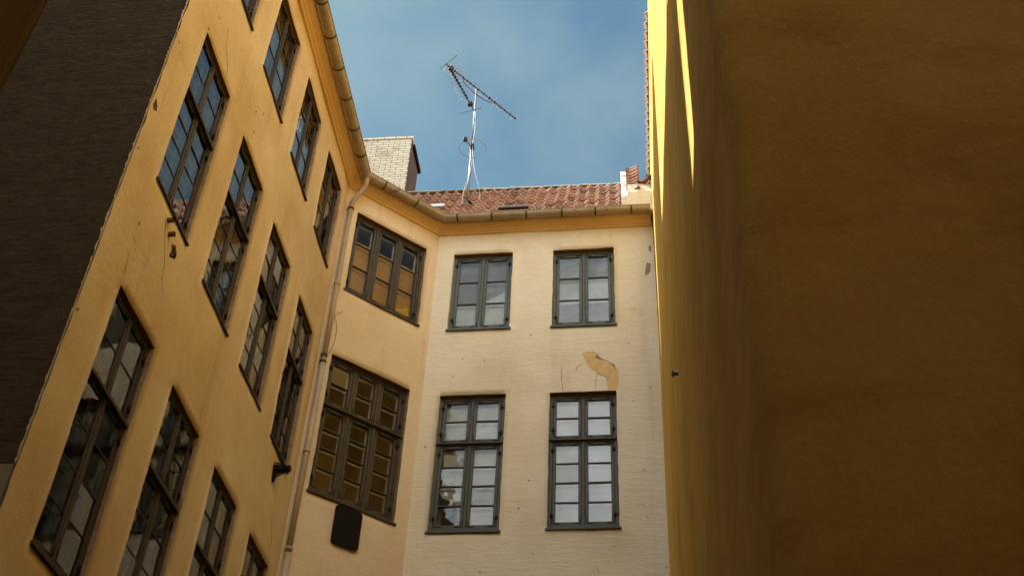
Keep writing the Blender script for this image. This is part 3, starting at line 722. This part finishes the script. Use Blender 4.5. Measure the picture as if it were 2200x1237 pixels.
# roof furniture on the rear slope
def rp(x, v, n=0): return Vector((x, OC.y - .0127 * (x + 4.95), OC.z)) + upC * v + Vector((0, -math.sin(P), math.cos(P))) * n
def roof_box(name, x0, x1, v0, v1, n0, n1, mats, tilt=0, label=None):
    bm = bmesh.new()
    vs = [bm.verts.new(rp(x, v, n + (tilt if v == v1 else 0))) for n in (n0, n1) for v in (v0, v1) for x in (x0, x1)]
    for f in ((0, 2, 3, 1), (4, 5, 7, 6), (0, 1, 5, 4), (2, 6, 7, 3), (0, 4, 6, 2), (1, 3, 7, 5)): bm.faces.new([vs[i] for i in f])
    bmesh.ops.recalc_face_normals(bm, faces=bm.faces)
    bmesh.ops.bevel(bm, geom=list(bm.edges), offset=.006, segments=1, affect='EDGES')
    return bm
bm = roof_box('vent', -3.82, -3.50, .42, .66, .09, .125, None)
put('roof_vent', mesh_of('roof_vent', bm, M['skylid']), roofC, None, 'pale blue grey flat roof vent')
bm = roof_box('sky', -2.38, -1.80, -.06, .08, .06, .12, None)
put('skylight', mesh_of('skylight', bm, M['rust']), roofC)

# the plastered verge with its strip of tiles against the yellow wall
par = thing('verge_parapet', 'whitewashed stepped roof verge carrying a short strip of red pantiles against the yellow wall', 'parapet', (.2, 16.0, 15.8))
bm = bmesh.new()
def prism(bm, pts, x0, x1, mi=0, rag=.01):
    a = [bm.verts.new((x0 + random.uniform(-rag, rag), y, z)) for y, z in pts]; b_ = [bm.verts.new((x1 + random.uniform(-rag, rag), y, z)) for y, z in pts]
    bm.faces.new(a).material_index = mi; bm.faces.new(b_[::-1]).material_index = mi
    for k in range(len(pts)): bm.faces.new((a[k], b_[k], b_[(k + 1) % len(pts)], a[(k + 1) % len(pts)])).material_index = mi
prism(bm, [(15.72, 15.6), (15.73, 15.95), (15.90, 16.02), (15.93, 16.22), (16.02, 16.36), (16.78, 17.62), (16.80, 17.72), (16.95, 17.98), (17.3, 18.0), (17.3, 16.2)], -.02, .10)
prism(bm, [(15.70, 15.6), (15.71, 15.72), (15.85, 15.76), (15.92, 15.6)], .08, .57)
prism(bm, [(15.90, 15.6), (15.91, 16.30), (16.02, 16.62), (16.2, 16.66), (16.2, 15.6)], .102, .575)
prism(bm, [(15.97, 16.2), (16.02, 16.36), (16.9, 17.88), (16.9, 16.2)], .102, .31)
bmesh.ops.recalc_face_normals(bm, faces=bm.faces)
put('mortar_body', mesh_of('verge', bm, M['parapet']), par)
up2 = Vector((0, math.cos(math.radians(60)), math.sin(math.radians(60))))
put('tile_strip', pantile_mesh('strip', Vector((.085, 15.97, 16.42)), (1, 0, 0), up2, 1, 8, cw_=.27, ch=.25, amp=.034), par)
put('tile_strip', pantile_mesh('strip_low', Vector((.30, 15.94, 16.66)), (1, 0, 0), Vector((0, 1, .62)), 1, 1, cw_=.29, ch=.36, amp=.065), par, None, 'broken low pantile with a wavy edge')

# ------------------------------------------------------------------ aerial mast
ant = thing('tv_antenna', 'tall rooftop aerial mast with two spiky combs of rods standing on the red tiles', 'antenna', (-3.14, 16.27, 16.5))
MB_ = Vector((-3.105, 16.26, 16.45)); MT = Vector((-3.119, 16.213, 20.03))
bm = bmesh.new(); tube(bm, [MB_, MB_.lerp(MT, .48)], .027, 12); tube(bm, [MB_.lerp(MT, .45), MT], .017, 10)
put('mast', mesh_of('mast', bm, M['pole']), ant)
bm = bmesh.new(); b0 = MB_.copy()
tube(bm, [b0 + Vector((.02, -.08, -.14)), b0 + Vector((0, -.01, .05))], [.075, .058], 12)
put('mast_foot', mesh_of('mast_foot', bm, M['pole']), ant)
bm = bmesh.new(); tube(bm, [b0 + Vector((.0, .02, .0)), b0 + Vector((0, -.0, .10))], [.13, .085], 14)
put('rubber_collar', mesh_of('rubber_collar', bm, M['black']), ant)
# upper comb
H1 = 20.008; a0, a1 = Vector((-3.708, 15.451, H1)), Vector((-2.323, 17.108, H1)); d1 = (a1 - a0).normalized(); s1 = Vector((-d1.y, d1.x, 0))
def yagi(a0, a1, specs, refl, rbox, name_):
    d = (a1 - a0).normalized(); side = Vector((-d.y, d.x, 0)); bm = bmesh.new()
    tube(bm, [a0, a1], .0125, 8); b_ = put('boom', mesh_of('boom', bm, M['rust']), ant)
    for t_, ln, dz in specs:
        bm = bmesh.new(); p = a0 + d * t_
        for sg in (-1, 1):
            tilt = random.uniform(-.02, .02)
            q = p + Vector((0, 0, dz)) + side * sg * ln + d * tilt
            tube(bm, [p + Vector((0, 0, dz * .4)) + side * sg * .02, q], .0033, 5)
        put('element', mesh_of('element', bm, M['alu']), b_)
        bm = bmesh.new(); box(bm, -.014, .014, -.02, .02, -.02, .028); put('clamp', mesh_of('clamp', bm, M['rust']), b_, frame(p, math.degrees(math.atan2(d.x, d.y))))
    bm = bmesh.new(); box(bm, -.045, .045, -.05, .05, -.055, .035, .008); put('dipole_box', mesh_of('dipole_box', bm, M['rust']), b_, frame(a0 + d * rbox, math.degrees(math.atan2(d.x, d.y))))
    bm = bmesh.new(); tube(bm, [refl[0], refl[1]], .006, 5); put('reflector', mesh_of('reflector', bm, M['rust']), b_)
    return b_
T1 = (a1 - a0).length
sp = []
for k in range(6): sp += [(.10 + k * .085, .17 - .004 * k, .035), (.10 + k * .085, .15, -.05)]
for k in range(3): sp.append((.64 + k * .10, .12, .02))
for k in range(8): sp += [(.98 + k * (T1 - 1.0) / 7.2, .125 - .003 * k, .045)]
for k in range(5): sp += [(1.32 + k * .18, .12 - .003 * k, -.05)]
yagi(a0, a1, sp, (Vector((-3.847, 15.593, H1)), Vector((-3.412, 15.234, H1))), .17, 'upper')
bm = bmesh.new()
tube(bm, smooth_path([(-3.351, 15.863, H1), (-3.36, 15.90, H1 - .09), (-3.28, 15.99, H1 - .14), (-3.119, 16.213, H1 - .15), (-2.93, 16.41, H1 - .14), (-2.83, 16.50, H1 - .10), (-2.835, 16.475, H1)], 5), .009, 8)
put('boom_brace', mesh_of('boom_brace', bm, M['rust']), ant)
H2 = 19.3
c0, c1 = Vector((-3.512, 15.006, H2 + .02)), Vector((-3.127, 16.20, H2)); T2 = (c1 - c0).length
sp = []
for k in range(11): sp += [(.06 + k * .083 , .15 + .005 * (k % 3), .04)]
for k in range(9): sp += [(.10 + k * .09, .15, -.055)]
yagi(c0, c1, sp, (Vector((-3.455, 16.249, H2 - .02)), Vector((-2.962, 16.123, H2 - .02))), T2 - .20, 'lower')
# ring dipole
bm = bmesh.new(); pts = []
for k in range(29):
    a = math.radians(75 + 310 * k / 28) ; pts.append((-3.09 + .275 * math.cos(a), 16.205 + .27 * math.sin(a), 18.1))
tube(bm, pts, .008, 6); put('ring_dipole', mesh_of('ring_dipole', bm, M['alu']), ant)
bm = bmesh.new(); box(bm, -3.25, -3.17, 15.92, 16.0, 18.06, 18.15, .01); box(bm, -3.14, -3.06, 16.15, 16.27, 18.08, 18.2, .01); tube(bm, [(-3.21, 15.96, 18.1), (-3.1, 16.2, 18.1)], .01, 6)
put('ring_bracket', mesh_of('ring_bracket', bm, M['rust']), ant)
bm = bmesh.new()
tube(bm, smooth_path([(-3.09, 16.18, 19.25), (-3.07, 16.16, 18.6), (-3.085, 16.16, 18.15), (-3.02, 16.14, 17.5), (-2.90, 16.18, 16.95), (-2.86, 16.25, 16.72), (-2.93, 16.28, 16.58), (-3.10, 16.17, 16.45), (-3.22, 16.17, 16.42)], 6), .005, 6)
tube(bm, smooth_path([(-3.14, 16.17, 18.1), (-3.08, 16.18, 17.6), (-3.12, 16.2, 17.2), (-3.19, 16.2, 16.8), (-3.20, 16.2, 16.45)], 6), .004, 6)
put('aerial_cable', mesh_of('aerial_cable', bm, M['cable']), ant)

k_ = 1.012; ant.location = Vector(ant.location) * k_; ant.scale = (k_, k_, k_)

# ------------------------------------------------------------------ yellow house on the right: grazing wall D, near wall E
yh = thing('yellow_house', 'tall windowless ochre rendered house filling the right side', 'house', (1.5, 3.1, -1.6))
FD_ = frame((.524, 16.0, 0), 180.0)       # local x = towards the viewer (16 - y), local y into the wall (+x)
def leanD(s_, z): return -.009 - .0042 * s_ + .007 * (z - 8)
ZD = 17.57
def corner_wall():
    RAD = .14; path = []                      # (x at 8 m height, y, outward normal)
    n_ = 66
    for i in range(n_ + 1):
        y = 17.9 + (3.1 + RAD - 17.9) * i / n_; path.append((.524 - .009 - .0042 * (16 - y), y, (-1, 0)))
    xc = path[-1][0] + RAD
    for k in range(1, 12):
        a_ = math.pi / 2 * k / 12; path.append((xc - RAD * math.cos(a_), 3.1 + RAD - RAD * math.sin(a_), (-math.cos(a_), -math.sin(a_))))
    for i in range(27): path.append((xc + i * .11, 3.1, (0, -1)))
    zs = [-1.6 + i * .32 for i in range(9)] + [1.2 + i * .16 for i in range(103)]
    bm = bmesh.new(); rows = []
    for z in zs:
        z = min(z, ZD); row = []
        for j, (x, y, n__) in enumerate(path):
            p = Vector((x + .007 * (z - 8), y, z)); amp_ = .30 if y > 4.2 else .30 + .9 * min(1, (4.2 - y))
            if y < 3.2: amp_ = 1.2
            w_ = wob(p) * amp_ + (-.004 * noise.noise(p * .55) if y < 3.6 else 0)
            row.append(bm.verts.new(p + Vector((n__[0], n__[1], 0)) * w_))
        rows.append(row)
    for a_, b_ in zip(rows, rows[1:]):
        for j in range(len(path) - 1): bm.faces.new((a_[j], a_[j + 1], b_[j + 1], b_[j])).smooth = True
    return mesh_of('wall_d', bm, M['ochre_d'])
put('wall', corner_wall(), yh, None, 'tall ochre side and end wall turning a soft rounded corner, sunlit along its top edge')
bm = bmesh.new()
# verge coping and tile ends along the top of the side wall
for i in range(22):
    y = 12.78 + i * .212; xw = .524 + leanD(16 - y, ZD)
    tube(bm, [(xw - .05 + random.uniform(-.008, .008), y, ZD + .045), (xw + .5, y, ZD + .32)], .075, 8)
    quad3(bm, [(xw - .012, y - .11, ZD + .02), (xw - .012, y + .11, ZD + .02), (xw + .5, y + .11, ZD + .30), (xw + .5, y - .11, ZD + .30)])
rf = put('roof', mesh_of('tile_ends', bm, M['tile']), yh, None, 'row of red pantile ends along the top of the side wall')
bm = bmesh.new()
xw = .524 + leanD(0, ZD)
quad3(bm, [(xw + .01, 17.9, ZD), (xw - .05, 3.1, ZD), (5.5, 3.1, 22.0), (5.5, 17.9, 22.0)])
quad3(bm, [(xw - .05, 3.1, ZD), (3.66, 3.1, ZD), (5.5, 3.1, 22)])
quad3(bm, [(xw, 17.9, -1.6), (xw, 17.9, ZD), (5.5, 17.9, 22), (5.5, 17.9, -1.6)])
quad3(bm, [(5.5, 3.1, -1.6), (5.5, 17.9, -1.6), (5.5, 17.9, 22), (5.5, 3.1, 22)])
put('roof_slope', mesh_of('roof_slope', bm, M['tile']), rf)
bm = bmesh.new(); tube(bm, [(.60, 9.06, 6.76), (.43, 9.05, 6.76)], .022, 8); tube(bm, [(.435, 9.05, 6.76), (.415, 9.05, 6.755)], .034, 8)
o = put('wall_bolt', mesh_of('wall_bolt', bm, M['pole']), None); o['label'] = 'small iron bolt sticking out of the ochre side wall'; o['category'] = 'bolt'

# ------------------------------------------------------------------ dark brick neighbour on the left
fb = thing('brick_gable', 'dark grey brown rough brick gable at the left edge', 'building', (-5.9, 7.7, -1.6))
FF = frame((-7.0, 7.705, 0), 90)
put('wall', wall_mesh('wall_f', FF, 0, 1.95, 4.985, 19.5, [], [M['rubble']], step=.12, amp=1.2), fb, FF)
FG2 = frame((-7.0, 7.695, 0), 90)
put('plinth', wall_mesh('wall_f2', FG2, 0, 1.955, -1.6, 5.0, [], [M['grey_base']], step=.2, amp=.6), fb, FG2, 'smooth grey green rendered lower wall under the brick')
bm = bmesh.new(); z = 5.0; prev = None
while z < 13.5:                       # ragged render lapping round the corner onto the brick
    x = -5.022 - .4 * abs(.035 * noise.noise(Vector((z * 4, 1, 1)))) - abs(.03 * noise.noise(Vector((z * 13, 4, 1)))) - random.uniform(0, .008)
    c_ = (bm.verts.new((x, 7.676, z)), bm.verts.new((-5.018, 7.676, z)))
    if prev: bm.faces.new((prev[0], prev[1], c_[1], c_[0]))
    prev = c_; z += .035
put('render_edge', mesh_of('render_edge', bm, M['plaster_a']), house)

gb = thing('brown_building', 'very dark brown rendered wall in the far upper left corner', 'building', (-7.2, 2, -1.6))
FG = frame((-6.83, -4.2, 0), 0)
put('wall', wall_mesh('wall_g', FG, 0, 10.5, WC, 20.5, [], [M['brown']], step=.4, amp=.6), gb, FG)  # mostly unseen stretch coloured lighter to bounce light onto the ochre wall
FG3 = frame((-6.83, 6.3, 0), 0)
put('wall', wall_mesh('wall_g2', FG3, 0, 1.42, WC, 14.1, [], [M['brown_shaded']], step=.2, amp=.6), gb, FG3)  # same wall, visible corner coloured darker to read as deep shade
bm = bmesh.new(); box(bm, -9.5, -6.86, -4.2, 6.28, 14, 20.4, 0); box(bm, -9.5, -6.86, 6.3, 7.68, 4, 14.0, 0)  # unseen blocks stepped to let a strip of sun reach the ochre wall
put('sun_blocker', mesh_of('sun_blocker', bm, M['brown']), gb)

# unseen buildings closing the yard, placed to darken the walls near the viewer
rb = thing('rear_building', 'plain rendered building closing the yard behind the viewer', 'building', (0, -4.2, -1.6))
FR = frame((3.6, -4.2, 0), 270)
put('wall', wall_mesh('wall_r', FR, 0, 10.5, WC, 16.5, [], [M['back']], step=.5), rb, FR)
bm = bmesh.new(); box(bm, -6.8, 3.6, -8, -4.25, 8, 16.4, 0)
for f in bm.faces: pass
put('roof', mesh_of('rear_roof', bm, M['tile']), rb)
sb = thing('side_shade_wall', 'plain unseen ochre wall added on the right of the viewer to darken the near corner', 'building', (2.45, 0, -1.6))
FS = frame((2.45, 3.1, 0), 180)
put('wall', wall_mesh('wall_s', FS, 0, 7.3, WC, 17.5, [], [M['ochre_e']], step=.5), sb, FS)

# ------------------------------------------------------------------ small things on the walls
bm = bmesh.new()
w_, h_, r_ = .47, .66, .075; pts = []
for cx_, cz_, a0_ in ((w_ - r_, r_, -90), (w_ - r_, h_ - r_, 0), (r_, h_ - r_, 90), (r_, r_, 180)):
    for k in range(7):
        a = math.radians(a0_ + 15 * k); pts.append((cx_ + r_ * math.cos(a), cz_ + r_ * math.sin(a)))
f1 = [bm.verts.new((x, -.045, z)) for x, z in pts]; f0 = [bm.verts.new((x, -.022, z)) for x, z in pts]
bm.faces.new(f1); bm.faces.new(f0[::-1])
for k in range(len(pts)): bm.faces.new((f0[k], f0[(k + 1) % len(pts)], f1[(k + 1) % len(pts)], f1[k]))
bmesh.ops.recalc_face_normals(bm, faces=bm.faces)
tube(bm, [(w_ * .62, -.044, h_ * .42), (w_ * .62, -.055, h_ * .42)], .02, 8)
tube(bm, [(.1, -.03, h_ * .5), (.1, .02, h_ * .5)], .012, 6); tube(bm, [(w_ - .1, -.03, h_ * .5), (w_ - .1, .02, h_ * .5)], .012, 6)
o = put('wall_plate', mesh_of('wall_plate', bm, M['black']), None, FB @ Matrix.Translation((.742, 0, 8.345)))
o['label'] = 'black blank plate with rounded corners under the tall three light window'; o['category'] = 'plate'

def lampA():
    fr = FA @ Matrix.Translation((-.93, 0, 8.74)) @ Matrix.Scale(.62, 4)
    o = thing('wall_lamp', 'black wall lamp in a wire cage beneath the farthest side wing window', 'lamp', at(FA, -1.03, 0, 8.93))
    bm = bmesh.new()
    for k in range(9):
        y = -.03 - k * .028; rr = .155 - k * .008; pts = [(rr * math.cos(a), y, rr * math.sin(a) * 1.1 - .02) for a in [2 * math.pi * i / 20 for i in range(21)]]
        tube(bm, pts, .0055, 5, caps=False)
    for k in range(10):
        a = 2 * math.pi * k / 10; tube(bm, [(.16 * math.cos(a), -.0, .17 * math.sin(a) - .02), (.09 * math.cos(a), -.26, .1 * math.sin(a) - .02)], .005, 5)
    put('wire_cage', mesh_of('wire_cage', bm, M['black']), o, fr)
    bm = bmesh.new(); tube(bm, [(0, .02, -.02), (0, -.05, -.02), (0, -.20, -.02)], [.12, .11, .07], 14); put('lamp_body', mesh_of('lamp_body', bm, M['near_black']), o, fr)
    bm = bmesh.new(); tube(bm, [(.02, -.20, .0), (.02, -.36, .01)], [.075, .085], 16); tube(bm, [(.02, -.355, .01), (.02, -.375, .01)], .07, 16, mi=1)
    put('lamp_head', mesh_of('lamp_head', bm, [M['black'], M['frame_b']]), o, fr)
    bm = bmesh.new(); tube(bm, [(-.02, -.02, -.12), (-.02, -.03, -.38)], [.09, .02], 8); tube(bm, [(-.02, -.03, -.30), (.0, -.26, -.10)], .007, 5)
    put('bracket', mesh_of('bracket', bm, M['black']), o, fr)
lampA()
for (s_, z, nm) in ((-5.86, 8.84, 'short rusty pipe stub under the nearest side wing window, the higher one on clean render'), (-5.74, 8.74, 'short rusty pipe stub just above crumbled dark brick on the side wing wall')):
    fr = FA @ Matrix.Translation((s_, 0, z))
    bm = bmesh.new(); tube(bm, [(0, .04, 0), (0, -.05, .005), (0, -.068, .005)], [.030, .030, .034], 12, mi=0, caps=False); tube(bm, [(0, -.060, .005), (0, -.064, .005)], .030, 12, mi=1)  # dark disc closes the bore in place of its inner shade
    o = put('pipe_stub', mesh_of('pipe_stub', bm, [M['soffit'], M['near_black']]), None, fr); o['label'] = nm; o['category'] = 'pipe'; o['group'] = 'pipe stubs in the side wing wall'
bm = bmesh.new()
fr = FA @ Matrix.Translation((-5.52, 0, 8.66)) @ Matrix.Scale(.5, 4)
for k in range(16):
    x, z, s2 = random.uniform(-.12, .12), random.uniform(-.20, .10), random.uniform(.02, .05)
    v0 = len(bm.verts); r = bmesh.ops.create_icosphere(bm, subdivisions=1, radius=s2)
    for v_ in r['verts']: v_.co = Vector((v_.co.x * 1.0 + x, v_.co.y * .7 - .01, v_.co.z * 1.5 + z)) + Vector([random.uniform(-.008, .008) for _ in range(3)])
o = put('crumbled_brick', mesh_of('crumbled_brick', bm, M['near_black']), None, fr); o['label'] = 'dark crumbled brick hanging below the lower pipe stub'; o['category'] = 'rubble'
# loose wire beside the downpipe
bm = bmesh.new()
tube(bm, [at(FB, x, -.03, z) for x, z in [(.30, 12.56), (.26, 12.52), (.19, 12.46), (.164, 12.375), (.215, 12.28), (.247, 12.12), (.235, 11.8), (.18, 11.6), (.105, 11.482)]], .0045, 5)
o = put('loose_wire', mesh_of('loose_wire', bm, M['wire']), None); o['label'] = 'thin loose wire curling beside the downpipe on the canted wall'; o['category'] = 'wire'
